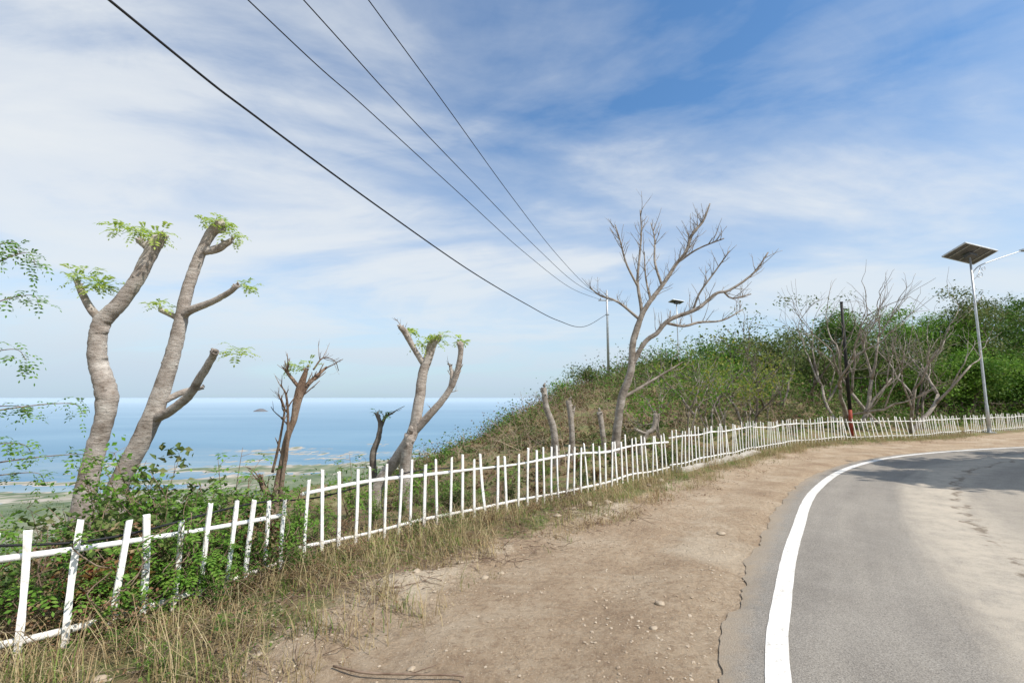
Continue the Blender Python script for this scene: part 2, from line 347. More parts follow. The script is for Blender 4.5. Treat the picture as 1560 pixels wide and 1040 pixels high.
for k,(r,z) in enumerate(rr):
    for j in range(n):
        a=j*2*math.pi/n; f=1+.3*fbm(np.array([math.cos(a)*1.5+5]),np.array([math.sin(a)*1.5+k*.3]))[0]
        V.append((-1105+34*r*f*math.cos(a),2150+22*r*f*math.sin(a),-60.5+13*z*f))
F=[[k*n+j,k*n+(j+1)%n,(k+1)*n+(j+1)%n,(k+1)*n+j] for k in range(3) for j in range(n)]+[[3*n+j for j in range(n)]]
b.add(V,F); mk('islet_hill',b,simple('islet_rock',(.18,.16,.17),(.15,.17,.18),.1,.9,0),kind='structure')

# ---------------------------------------------------------------- fence
fl=np.concatenate([[0],np.cumsum(np.linalg.norm(np.diff(FENCE,axis=0),axis=1))])
def fpt(s): return np.array([np.interp(s,fl,FENCE[:,0]),np.interp(s,fl,FENCE[:,1])])
FL13=fl[13]
secs=[(0.0,fl[4]-.17,"weathered white picket fence section tangled with shrubs and vines",.0,.045),
      (fl[4]+.02,fl[8]-.02,"white picket fence section beside the dirt shoulder",.0,.03),
      (fl[8]+.03,fl[9]-.1,"white picket fence section above a low concrete kerb",.08,.03),
      (fl[9],fl[11]-.1,"white picket fence section curving along the bend",.05,.045),
      (fl[11],fl[13],"white picket fence section with leaning pickets beside street lamp",.02,.08),
      (fl[13]+.25,fl[15],"white picket fence section continuing beyond the street lamp",.0,.05)]
for si,(a,e,lab,dz0,lean) in enumerate(secs):
    rng=np.random.default_rng(40+si); p0=fpt(a); root=thing('picket_fence',(p0[0],p0[1],0),lab,'fence','picket fence sections along the road'); O=np.array([p0[0],p0[1],0])
    nseg=max(2,int((e-a)/.7)); ss=np.linspace(a,e,nseg+1)
    dzf=(lambda s: -.03-.14*sst(1.0,fl[4],s)) if si==0 else (lambda s: dz0+.015*math.sin(s*2.1))
    for zr in (.65,.12):
        bf=Buf(); pts=[]
        for s in ss:
            p=fpt(s); pts.append([p[0],p[1],h1(*p)*.5+zr+dzf(s)*(1 if zr>.3 else .4)+rng.normal()*.013,.018+rng.normal()*.002])
        tube(bf,crom(pts,5),7,.06,rng); mk('rail',bf,M_white,root,origin=O)
    s=a+.05
    while s<e:
        p=fpt(s); q=fpt(min(s+.05,fl[-1]))-fpt(max(s-.05,0)); q/=np.linalg.norm(q); nrm=np.array([q[1],-q[0]])  # towards road
        hgt=.78+dzf(s)+rng.normal()*(.03 if si==0 else .025); w=(.036 if si==0 else .033)+rng.normal()*.003; th=.014
        base=np.array([p[0]+nrm[0]*.027,p[1]+nrm[1]*.027,h1(*p)-.05]); ln=rng.normal()*lean-(.18 if si==4 else 0)+(.05 if si==0 else 0); ln2=rng.normal()*.03
        bf=Buf(); k=6; V=[]
        bend=rng.normal()*.006
        for i in range(k+1):
            t=i/k; z=t*(hgt+.05); ww=w*(1+.06*rng.normal()); cx=ln*z+bend*math.sin(t*3.1); cy=ln2*z+.0
            for (u_,v_) in ((-1,-1),(1,-1),(1,1),(-1,1)):
                zz=z+(rng.normal()*.008 if i==k else 0)
                V.append([base[0]+q[0]*(cx+u_*ww/2)+nrm[0]*(cy+v_*th/2),base[1]+q[1]*(cx+u_*ww/2)+nrm[1]*(cy+v_*th/2),base[2]+zz])
        F=[[i*4+j,i*4+(j+1)%4,(i+1)*4+(j+1)%4,(i+1)*4+j] for i in range(k) for j in range(4)]+[[3,2,1,0],[k*4,k*4+1,k*4+2,k*4+3]]
        bf.add(V,F); mk('picket',bf,M_white,root,smooth=False,origin=O)
        s+=(.195 if si==0 else .19 if si==1 else .21)*(1+.08*rng.normal())
b=Buf(); pts=[]
for s,z in ((0,.78),(.7,.70),(1.3,.64),(2.3,.67),(3.2,.58),(4.3,.70),(5,.69)):
    p=fpt(s); pts.append([p[0]-.06,p[1]+.05,z,.008])
tube(b,crom(pts,8),6); o=mk('cable',b,M_black,label='loose black cable draped along the white fence',category='cable')
b=Buf(); rng=np.random.default_rng(3); V=[]; ks=np.linspace(fl[8]+.1,fl[9]-.2,40)
for s in ks:
    p=fpt(s); q=fpt(s+.05)-fpt(s-.05); q/=np.linalg.norm(q); nrm=np.array([q[1],-q[0]]); hh=.12+.02*rng.normal()
    for o_,z_ in ((.10,-.1),(.10,hh),(.24,hh-.015),(.26,-.1)):
        c=p+nrm*(o_+.01*rng.normal()); V.append([c[0],c[1],z_])
F=[[i*4+j,i*4+(j+1)%4,(i+1)*4+(j+1)%4,(i+1)*4+j] for i in range(39) for j in range(4)]+[[3,2,1,0],[156,157,158,159]]
b.add(V,F); mk('concrete_kerb',b,M_conc,smooth=False,label='low rough concrete kerb at foot of white fence',category='kerb')

# ---------------------------------------------------------------- sketched trees
def sketch_tree(name,loc,sc,lean,limbs,label,bark,tufts=(),tuftmat=M_leafpale,twigs=0,seed=1,depth=.12,twlen=.9,sides=16,tL=.17,tn=20,drop=1.2,cat='tree',group=None,rs=.72,rough=.034,trunktw=False,twr=.010,lev=1):
    rng=np.random.default_rng(seed); root=thing(name,loc,label,cat,group); bt=Buf(); bl=Buf()
    def cv(p,yo): return [sc*p[0]+lean*sc*p[1],yo,sc*p[1],sc*p[2]*rs]
    paths=[]
    for li,L in enumerate(limbs):
        P=[]
        dd=rng.normal()*depth if li else 0
        for i,p in enumerate(L):
            yo=(p[3] if len(p)>3 else dd*i*.5); P.append(cv(p,yo))
        if li==0 and drop:
            f=P[0]; P=[[f[0]-.05,f[1],f[2]-drop,f[3]*1.25],[f[0]-.02,f[1],f[2]-drop*.4,f[3]*1.08]]+P
        P=crom(P,7); P[:,3]=np.maximum(P[:,3],.003)
        P[1:,:3]+=rng.normal(size=(len(P)-1,3))*P[1:,3:4]*.03
        tube(bt,P,sides,rough,rng); paths.append(P)
        if rough>.026 and P[0,3]>.03:   # healed knots and a rough cut end
            for _ in range(int(len(P)/5)):
                i=rng.integers(1,len(P)-1); d=rng.normal(size=3)*[1,1,.3]; d/=np.linalg.norm(d); r=P[i,3]; c=P[i,:3]+d*r*.5; s_=.7+.6*rng.random()
                tube(bt,[[*(c-d*r*.3),r*.4*s_],[*c,r*.38*s_],[*(c+d*r*.44),r*.26*s_],[*(c+d*r*.56),r*.12*s_]],7,.08,rng)
            for _ in range(5):
                i=len(P)-1-rng.integers(0,4); d=rng.normal(size=3); d[2]=abs(d[2])+.4; d/=np.linalg.norm(d); r=max(P[i,3],.03); c=P[i,:3]+d*r*.3
                tube(bt,[[*c,r*.5],[*(c+d*r*.7),r*.45],[*(c+d*r*1.3),r*.25]],6,.12,rng)
    if twigs:
        def tw(P,n,ln,lv,t0=.25):
            for _ in range(n):
                i=int(len(P)*(t0+(.96-t0)*rng.random())); i=min(i,len(P)-2); tg=P[i+1,:3]-P[i,:3]; tg/=np.linalg.norm(tg)+1e-9
                d=rng.normal(size=3)*[1,.8,.6]; d-=tg*np.dot(d,tg); d/=np.linalg.norm(d)+1e-9; d=d*.8+tg*.5+np.array([0,0,.5]); d/=np.linalg.norm(d)
                l=ln*(.3+.8*rng.random()); r=min(P[i,3]*.65,twr); Q=[[*P[i,:3],r]]; p=P[i,:3].copy()
                for k in range(1,5):
                    d=d+rng.normal(size=3)*.12+np.array([0,0,.09]); d/=np.linalg.norm(d); p=p+d*l/4; Q.append([*p,r*(1-k/7)])
                Q=np.array(Q); tube(bt,Q,5)
                if lv>0: tw(Q,1 if rng.random()<.6 else 2,ln*.45,lv-1,.2)
        for k_,P in enumerate(paths):
            if k_==0 and not trunktw: continue
            tw(P,max(3,int(twigs*len(P)/60)),twlen,lev,.2 if k_ else .55)
    mk('trunk',bt,bark,root)
    if tufts:
        for tf in tufts:
            c=cv([tf[0],tf[1],1],0)[:3]; R_=tf[2] if len(tf)>2 else .14
            tuft(bl,bl,c,R_,int(tn*(R_/.14)),rng,tL)
        mk('crown',bl,tuftmat,root,smooth=False)
    return root
sketch_tree('pollarded_tree',(-5.14,6.0,.46),.00791,-.097,[
 [(0,0,20),(14,60,19),(28,108,18),(33,140,20),(28,168,19),(20,192,18),(17,215,18),(19,240,17),(26,264,17),(50,290,15),(80,330,14),(100,368,14),(113,393,15),(124,402,9)],
 [(48,290,12),(72,335,10),(80,368,10),(83,385,10),(72,398,9),(52,410,7)],
 [(26,264,10),(5,285,8),(-12,315,7),(-20,330,5)]],
 "pale pollarded tree with sparse fresh leaf tufts behind the fence",M_bark,[(118,400,.12),(85,405,.13),(52,412,.1),(-5,330,.14),(15,318,.12),(100,405,.1),(30,322,.08)],seed=2)
sketch_tree('pollarded_tree',(-4.92,6.2,.465),.00818,-.09,[
 [(0,0,20),(25,50,19),(52,105,18),(75,170,16),(90,220,15),(101,265,14),(112,312,12),(125,350,11),(140,385,10),(155,408,12),(167,412,13)],
 [(140,372,8),(160,378,9),(182,392,6)],
 [(60,108,12),(90,118,10),(125,140,9),(150,165,8),(175,192,7),(190,205,7)],
 [(65,130,7),(95,148,6),(118,155,4)],
 [(100,265,10),(118,275,9),(155,287,7),(185,300,6),(205,312,5)],
 [(100,260,7),(85,268,6),(62,278,5)]],
 "tall pale pollarded tree with stubby side limbs and leaf tufts",M_bark,[(165,415,.13),(185,398,.1),(205,313,.1),(66,281,.1),(190,207,.12),(150,418,.1)],seed=3)
sketch_tree('tree_stump',(-2.86,6.0,.38),.0080,-.055,[
 [(0,-20,10),(6,25,9),(14,60,9),(19,90,8),(30,120,8),(38,160,10),(50,198,4)],[(28,120,6),(40,165,6),(58,190,4),(65,202,3)],[(40,165,5),(25,185,4),(18,194,3)],
 [(60,195,2),(72,214,1.5),(88,210,1),(91,195,1)],[(-4,-60,10),(-4,-5,8),(-14,22,6),(-16,36,4)],[(8,0,5),(24,90,3.5),(27,150,3),(22,172,1)],[(-3,40,3),(8,80,3),(18,130,2.5),(16,150,1)]],
 "dead peeling brown split trunk with withered twigs",M_barkdark,[(38,198,.09),(56,202,.08),(24,196,.08)],twigs=24,twlen=.28,seed=4,tn=11,rs=.62,rough=.09,tL=.12)
sketch_tree('pollarded_tree',(-1.85,7.5,.37),.00993,-.02,[
 [(-18,-10,11),(10,30,11),(35,70,11),(45,120,10),(50,160,9),(60,190,9),(66,208,9),(78,217,5)],
 [(52,175,6),(38,200,5),(28,222,6),(22,229,4)],
 [(38,72,7),(60,95,7),(90,130,6),(105,160,6),(112,190,5),(112,205,6)],[(90,130,4),(95,155,4),(92,175,3)],
 [(28,-90,13),(25,-50,11),(25,-20,11),(27,20,10),(35,70,10)]],
 "forked pollarded tree with small leaf tufts on cut limbs",M_bark,[(66,212,.13),(28,225,.11),(112,208,.1),(78,217,.1),(50,205,.07)],seed=5,twigs=8,twlen=.3,rs=.8)
sketch_tree('tree_stump',(-2.2,7.9,.3),.0104,-.02,[
 [(-2,-60,7),(0,0,6),(-2,38,6),(6,62,5),(9,84,4),(3,100,3)],[(7,70,3.5),(14,92,3),(19,98,2)]],
 "slim dark pruned stem with a few leaves",M_barkbare,[(5,100,.09),(19,98,.08)],tuftmat=M_leafbright,seed=15,twigs=14,twlen=.3,tn=9,tL=.12,rs=.85)
for i,(x,y,zb,limb,lb) in enumerate([
  (.98,11.0,.35,[[(0,0,8),(-4,40,7),(-14,70,6),(-18,100,6)]],"short pale pruned trunk behind the white fence"),
  (1.36,11.2,.35,[[(0,0,7),(0,40,6),(-4,80,6)],[(0,45,3),(6,70,2)]],"short pale pruned trunk behind the white fence"),
  (2.2,11.8,.4,[[(0,0,7),(-2,30,6),(-6,58,6)]],"short pale pruned trunk behind the white fence"),
  (3.2,12.2,.4,[[(0,0,6),(10,20,5),(22,30,5),(26,55,4)],[(10,20,4),(-10,28,3)]],"short pale pruned trunk behind the white fence")]):
    sketch_tree('tree_stump',(x,y,zb),.0148,.0,limb,lb,M_barkwhite,seed=20+i,drop=.8,group='short pruned trunks behind the fence')
sketch_tree('bare_tree',(2.53,12.0,.49),.0160,.025,[
 [(0,0,8.5),(4,35,8),(10,70,8),(24,112,7.2),(27,155,6.2),(40,195,5.2),(53,218,4.6),(77,250,4.0),(96,280,3.5),(112,300,3.1),(122,328,2.6),(140,350,2.1),(152,380,1.4)],
 [(30,160,4.5),(41,200,3.6),(36,250,2.8),(40,295,2.1),(44,335,1.6),(43,375,1.1)],
 [(36,192,3.0),(5,220,2.3),(-22,232,1.7),(-38,247,1.1)],
 [(34,245,2.3),(15,280,1.9),(4,315,1.4),(-5,338,1.)],
 [(24,118,5.2),(45,155,4.6),(62,168,4.3),(80,188,4.0),(122,205,3.4),(150,228,2.8),(170,233,2.5),(205,258,1.9),(227,290,1.2)],
 [(80,185,2.8),(110,182,2.5),(140,190,2.3),(182,195,1.7),(222,215,1.1)],
 [(72,248,2.6),(64,285,2.1),(66,325,1.5),(62,355,1.)],
 [(122,208,2.3),(130,232,1.9),(150,262,1.5),(172,295,1.1)],
 [(98,282,2.2),(125,300,1.6),(160,312,1.1)],
 [(170,235,1.8),(185,225,1.5),(215,232,1.1)],
 [(55,220,2.3),(50,260,1.7),(50,305,1.1)],
 [(12,70,3.5),(40,85,2.8),(75,105,2),(110,125,1)]],
 "large leafless tree with spreading branches and short upright twigs",M_barkwhite,twigs=33,twlen=.6,seed=6,depth=.28,drop=.9,rs=.8,sides=9,rough=.024,trunktw=True,twr=.0095)

# ---------------------------------------------------------------- procedural trees
def grow(bt,tips,p,d,l,r,lev,rng,up=.12,spread=.7,wob=.15):
    Q=[[*p,r]]; n=5
    for k in range(n):
        d=d+rng.normal(size=3)*wob+np.array([0,0,up]); d/=np.linalg.norm(d); p=p+d*l/n; Q.append([*p,r*(1-.42*(k+1)/n)])
    tube(bt,np.array(Q),7 if lev>2 else (5 if lev>0 else 4)); tips.append(p)
    if lev<=0: return
    for c in range(2 if rng.random()<.5 else 3):
        s=rng.normal(size=3); s-=d*np.dot(s,d); s/=np.linalg.norm(s)+1e-9
        nd=d+s*spread*(.6+.6*rng.random()); nd/=np.linalg.norm(nd); i=2+int(rng.random()*4) if c else 5; q=np.array(Q[min(i,5)][:3])
        grow(bt,tips,q,nd,l*(.58+.3*rng.random()),r*.53,lev-1,rng,up,spread,wob)
def proc_tree(name,loc,h,label,bark,leafm,seed,lev=4,leafn=0,lsize=.1,clr=.45,stems=3,spread=.75,lean=.5,r0=.11,group=None,up=.1,wob=.15):
    rng=np.random.default_rng(seed); root=thing(name,loc,label,'tree',group); bt=Buf(); tips=[]
    a0=rng.random()*6
    for s in range(stems):
        a=a0+s*6.28/stems+rng.normal()*.3; d=np.array([math.cos(a)*lean,math.sin(a)*lean,1.]); d/=np.linalg.norm(d)
        grow(bt,tips,np.array([math.cos(a)*.1,math.sin(a)*.1,-.4]),d,h*.38,r0*(.8+.4*rng.random()),lev,rng,up,spread,wob)
    mk('trunk',bt,bark,root)
    if leafn:
        bl=Buf(); T=np.array([t for t in tips if t[2]>h*.25]); T=T[rng.random(len(T))<.7]; wt=rng.random(len(T))+.15; wt/=wt.sum()
        C=T[rng.choice(len(T),leafn,p=wt)]+rng.normal(size=(leafn,3))*clr*[1,1,.6]
        leaves(bl,C,lsize,rng); mk('crown',bl,leafm,root,smooth=False)
    return root
for i,(x,y,h,st,ln,lf) in enumerate([(14.0,20.3,6.8,3,1.0,0),(16.8,21.0,7.0,3,.7,0),(12.0,22.5,5.6,2,.6,700),(19.6,23.6,6.4,2,.7,1200),(9.4,19.5,4.6,2,.5,450),(15.0,24,6.6,2,.4,1200),(7.8,20,4.2,2,.6,350)]):
    proc_tree('bare_tree',(x,y,h1(x,y)),h,"leafless tree with long splayed limbs on the bushy slope" if not lf else "nearly bare tree with a few sparse green leaves",M_barkwhite if i in(0,1) else M_barkbare,M_leafmid,60+i,4 if i<2 else 3,leafn=lf,lsize=.13,clr=.3,stems=st,spread=.6,lean=ln,r0=.10 if i<2 else .075,group='bare trees on the slope',up=.07,wob=.15)
for i,(x,y,h) in enumerate([(5.6,15.5,3.4),(7.4,17.5,3.4),(10.8,21,3.6),(4.4,14.6,2.8),(8.6,18,3.2),(6.6,16,3.0)]):
    proc_tree('slender_tree',(x,y,h1(x,y)),h,"slender tree with sparse yellow-green leaves behind fence",M_barkwhite,M_leafyel if i%2==0 else M_leafbright,80+i,3,leafn=520,lsize=.10,clr=.22,stems=2,lean=.35,r0=.04,group='sparse slender trees')
LT=[M_leafbright,M_leafmid,M_leaf]
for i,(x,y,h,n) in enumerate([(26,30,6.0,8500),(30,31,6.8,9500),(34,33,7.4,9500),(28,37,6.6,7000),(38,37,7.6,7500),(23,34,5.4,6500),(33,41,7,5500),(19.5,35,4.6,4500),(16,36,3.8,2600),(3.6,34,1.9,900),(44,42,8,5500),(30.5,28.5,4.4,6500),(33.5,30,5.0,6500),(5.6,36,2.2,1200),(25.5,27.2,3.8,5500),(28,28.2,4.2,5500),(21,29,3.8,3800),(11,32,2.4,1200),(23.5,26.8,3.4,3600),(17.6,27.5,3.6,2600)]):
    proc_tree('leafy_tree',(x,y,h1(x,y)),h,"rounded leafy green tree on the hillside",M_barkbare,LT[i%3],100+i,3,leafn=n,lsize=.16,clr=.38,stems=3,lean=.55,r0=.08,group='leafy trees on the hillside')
proc_tree('leafy_tree',(15.0,7.2,0),7.2,"leafy roadside tree shading the road bend",M_barkbare,M_leaf,140,4,leafn=26000,lsize=.30,clr=.42,stems=2,lean=.25,r0=.16)
proc_tree('leafy_tree',(18.0,8.6,0),6.6,"leafy roadside tree shading the road bend",M_barkbare,M_leaf,141,4,leafn=24000,lsize=.30,clr=.42,stems=3,lean=.3,r0=.15)

# ---------------------------------------------------------------- shrubs
def shrub_proto(seed,kind,h=1.,r=.55,n=110):
    rng=np.random.default_rng(seed); e=thing('shrub',(0,0,0),'green leafy shrub growing behind the white fence','shrub','shrubs along the fence'); bt=Buf(); bl=Buf()
    for s in range(9):
        a=rng.random()*6.28; rr=r*rng.random()**.5; P=[[rng.normal()*.04,rng.normal()*.04,-.15,.008]]
        top=np.array([math.cos(a)*rr,math.sin(a)*rr,h*(.5+.5*rng.random())*(1-.25*rr/r)])
        for k in (1,2,3): P.append([*(top*[k/3.2,k/3.2,k/3.]+rng.normal(size=3)*.04),.008-k*.002])
        P=crom(P,4); tube(bt,P,5)
        for k in range(n//9):
            i=int(len(P)*(.25+.75*rng.random())); i=min(i,len(P)-1); p=P[i,:3]; d=rng.normal(size=3); d[2]=d[2]*.5+.25; d/=np.linalg.norm(d)
            q=p+d*.12*rng.random(); tube(bt,[[*p,.003],[*q,.0015]],3,cap=False)
            if kind=='pin': pinnate(bl,q,d,.13+.1*rng.random(),rng,5,.32)
            else: leaves(bl,q+rng.normal(size=(6,3))*.06,.045 if kind=='small' else .075,rng,.6)
    mk('stem',bt,M_twig,e); return e,bl
protos=[]
for sd,kind,mt,h,r,lab in [(1,'pin',M_leafbright,1.,.5,"feathery green shrub growing beside the white fence"),(2,'small',M_leaf,.9,.6,"small-leaved green shrub growing beside the white fence"),(3,'broad',M_leafmid,1.05,.5,"olive broad-leaved shrub growing beside the white fence"),
                       (4,'small',M_leafdry,.7,.55,"withered brown shrub beside the white fence"),(5,'pin',M_leafbright,1.15,.35,"bright green young sapling beside the white fence"),(6,'small',M_leafbright,1.3,.45,"tall airy bright green shrub beside the fence"),(7,'broad',M_leafred,.8,.4,"reddish-leaved shrub growing through the white fence")]:
    e,bl=shrub_proto(sd,kind,h,r,105 if kind!='pin' else 80); mk('foliage',bl,mt,e,smooth=False); e['label']=lab; protos.append(e)
DONE=set()
def place_shrubs(spec):
    for (k,x,y,sc) in spec:
        z=h1(x,y)
        if k not in DONE:
            o=protos[k]; o.location=(x,y,z); o.scale=(sc,)*3; DONE.add(k)
        else: copything(protos[k],(x,y,z),random.random()*6.28,sc)
spec=[]
rs=np.random.default_rng(77)
s=.1
while s<fl[9]+2:
    p=fpt(s); q=fpt(min(s+.1,fl[-1]))-fpt(max(0,s-.1)); q/=np.linalg.norm(q); nrm=np.array([-q[1],q[0]])
    for off in (.30+.3*rs.random(),1.1+.8*rs.random()):
        c=p+nrm*off; k=int(rs.choice([0,1,2,3,4,5,6],p=[.18,.19,.19,.27,.07,.07,.03]))
        sc=(.5+.3*rs.random())
        if s>3.1: sc*=.70 if s<7 else .8
        spec.append((k,c[0],c[1],sc))
    s+=.36 if s<6 else .6
spec+=[(0,-2.95,4.6,1.1),(1,-3.2,4.9,1.15),(0,-3.5,5.2,1.25),(2,-3.4,4.3,1.0),(1,-3.9,4.5,1.0),(4,-2.1,6.6,.95),(4,-1.0,7.6,.7),(4,-1.5,7.9,1.0),(0,-4.6,5.0,1.0),(1,-4.2,5.0,1.1),(0,-3.0,4.2,1.0),(5,-3.35,4.7,1.1),(0,-3.75,5.6,1.3),(5,-4.3,5.4,1.1),(3,-2.9,4.4,1.1),(2,-3.9,5.3,1.2),(1,-2.8,5.3,1.0),
       (4,-3.2,5.6,1.2),(0,-2.6,4.45,.8),(3,-2.5,5.0,.9),(3,-3.6,4.0,1.0),(3,-4.3,4.3,1.1),(6,-3.05,3.75,.7),(6,-2.45,4.7,.6),(2,-2.7,4.1,.75),
       (0,-2.5,3.95,.75),(1,-2.4,4.3,.7),(0,-2.7,3.65,.62),(3,-2.4,4.5,.8),(0,-2.26,4.2,.52),(4,-2.45,3.9,.6),(3,-2.75,3.4,.6),(3,-3.2,3.1,.6),(1,-2.6,3.5,.5),(1,-2.18,4.45,.55),
       (1,-2.25,3.85,.42),(1,-1.95,4.55,.38),(2,-1.1,5.65,.3),(1,-.75,5.9,.36),(0,-2.05,3.0,.24),(1,-2.4,3.2,.26),(0,-1.95,3.5,.2),(3,-1.8,4.4,.36),(3,-1.6,4.9,.35),(3,-.3,6.2,.4),(3,.9,7.5,.4),(3,-2.1,4.1,.4),(3,.3,6.8,.35)]
place_shrubs(spec)
b=Buf(); rng=np.random.default_rng(15); bl=Buf()
for _ in range(14):
    s0=1.1+2.4*rng.random(); P=[]; z=.05+.2*rng.random(); s=s0; off=.04+.05*rng.random()
    for k in range(8):
        p=fpt(s); q=fpt(s+.1)-fpt(s); q/=np.linalg.norm(q); nn=np.array([q[1],-q[0]]); P.append([*(p+nn*(off+.03*rng.normal())),z,.004]); s=np.clip(s+(rng.random()-.45)*.25,.3,fl[4]); z=min(z+.11*rng.random()+.02,.74)
    P=crom(P,3); tube(b,P,4)
    for k in range(15):
        i=rng.integers(2,len(P)); d=rng.normal(size=3); d/=np.linalg.norm(d); pinnate(bl,P[i,:3],d,.07+.06*rng.random(),rng,3,.42)
e=thing('vine',(-2.5,3.9,0),'green climbing vine woven through the near white pickets','vine')
mk('stem',b,M_twig,e,origin=(-2.5,3.9,0)); mk('foliage',bl,M_leafbright,e,smooth=False,origin=(-2.5,3.9,0))
def spray_tree():
    z0=h1(-4.75,4.0); rng=np.random.default_rng(9); e=thing('sapling',(-4.75,4.0,z0),'slender sapling with drooping sprays of small leaves','tree'); bt=Buf(); bl=Buf()
    tr=crom([[0,0,-.2,.03],[-.1,0,1.2,.025],[-.05,.05,2.2,.018],[.02,.05,3.2,.008]],6); tube(bt,tr,8)
    for (zz,ex,ez,ey) in [(2.4,.62,.72,0),(2.2,.55,.55,.15),(1.9,.72,.3,-.1),(1.6,.6,.1,.1),(1.3,.75,.1,0),(1.0,.7,.15,.2),(2.7,.4,.5,.1),(.9,.8,0,-.2),(1.5,.85,.25,.3),(.6,.7,.1,.1),(1.1,1.,.2,.3)]:
        P=crom([[-.05,0,zz,.01],[ex*.5,ey*.5,zz+ez*.6,.006],[ex,ey,zz+ez*.8,.003],[ex*1.15,ey,zz+ez*.75-.08,.0015]],6); tube(bt,P,5)
        for k in range(26):
            i=int(len(P)*(.3+.7*rng.random())); p=P[min(i,len(P)-1),:3]+rng.normal(size=3)*.03; d=rng.normal(size=3); d/=np.linalg.norm(d)
            pinnate(bl,p,d,.07+.05*rng.random(),rng,3,.42)
    mk('trunk',bt,M_twig,e); mk('crown',bl,M_leafbright,e,smooth=False)
spray_tree()

# ---------------------------------------------------------------- undergrowth (mass vegetation)
def clumps(name,n,mat,region,leafn,lsize,rad,seed,szmax=6):
    rng=np.random.default_rng(seed); bl=Buf(); P=region(rng,n); z=H(P[:,0],P[:,1]); s_=polydist(FEXT,P[:,0],P[:,1])
    dist=np.hypot(P[:,0],P[:,1]); sc=(.3+2.1*rng.random(len(P))**3)*np.clip(dist/22,.4,szmax)*(.52+.48*sig((P[:,0]-14)/3))*(.5+.5*sst(1,7,s_))
    C=np.repeat(np.c_[P,z+rad*.4*sc],leafn,axis=0); s=np.repeat(sc,leafn)
    o=rng.normal(size=C.shape)*rad*.55*[1,1,1.]*s[:,None]; C=C+o
    leaves(bl,C,lsize*(.45+.45*s),rng); mk(name,bl,mat,smooth=False,kind='stuff',label=name.replace('_',' ')+' covering the slope below the road',category='undergrowth')
def regpts(xa,ya,rmax,cond,rng,n):
    out=[]
    while len(out)<n:
        r=rng.random(4000)**.6*rmax+3; a=xa+(ya-xa)*rng.random(4000); x=r*np.sin(a); y=r*np.cos(a); s=polydist(FEXT,x,y)
        m=(s>.9)&cond(x,y,s,rng); out+=list(np.c_[x,y][m])
    return np.array(out[:n])
def reg(xa,ya,rmax,cond): return lambda rng,n: regpts(xa,ya,rmax,cond,rng,n)
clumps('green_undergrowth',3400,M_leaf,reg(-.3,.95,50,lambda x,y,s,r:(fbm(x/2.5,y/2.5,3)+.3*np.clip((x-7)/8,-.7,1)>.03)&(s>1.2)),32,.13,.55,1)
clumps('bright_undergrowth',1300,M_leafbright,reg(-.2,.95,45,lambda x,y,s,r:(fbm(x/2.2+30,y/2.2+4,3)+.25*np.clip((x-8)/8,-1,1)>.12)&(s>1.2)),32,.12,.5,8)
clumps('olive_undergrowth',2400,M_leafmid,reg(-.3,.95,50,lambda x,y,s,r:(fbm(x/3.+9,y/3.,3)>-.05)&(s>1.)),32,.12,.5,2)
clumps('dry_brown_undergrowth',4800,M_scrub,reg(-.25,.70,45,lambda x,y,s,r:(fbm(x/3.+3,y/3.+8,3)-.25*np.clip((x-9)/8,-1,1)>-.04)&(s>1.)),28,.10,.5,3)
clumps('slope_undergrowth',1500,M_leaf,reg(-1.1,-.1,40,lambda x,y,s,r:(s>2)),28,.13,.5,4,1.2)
clumps('coastal_scrub',1700,M_leafmid,reg(-1.1,.1,420,lambda x,y,s,r:(s>90)&(H(x,y)>-59.4)&(fbm(x/25,y/25,3)>-.1)),18,.28,.5,5)
b=Buf(); rng=np.random.default_rng(31); P=regpts(-.22,.85,36,lambda x,y,s,r:(s>1.3)&(fbm(x/3.+7,y/3.+2,3)>-.15),rng,2300); zz=H(P[:,0],P[:,1])
for (x,y),z in zip(P,zz):
    l=(.3+1.1*rng.random()**2)*(1 if x>0 else .6); d=np.array([rng.normal()*.4,rng.normal()*.4,1.]); d/=np.linalg.norm(d); p=np.array([x,y,z-.05]); Q=[]
    r=.006+.009*rng.random()
    for k in range(4): Q.append([*p,r*(1-k/4.6)]); d=d+rng.normal(size=3)*.2; d/=np.linalg.norm(d); p=p+d*l/3
    tube(b,Q,3,cap=False)
    for _ in range(2):
        q=np.array(Q[1+_][:3]); e_=np.array([rng.normal(),rng.normal(),.7]); e_/=np.linalg.norm(e_); tube(b,[[*q,r*.5],[*(q+e_*l*.45),r*.2]],3,cap=False)
mk('dry_stalks',b,M_stalk,kind='stuff',label='thin dry upright stalks rising from slope scrub',category='undergrowth')

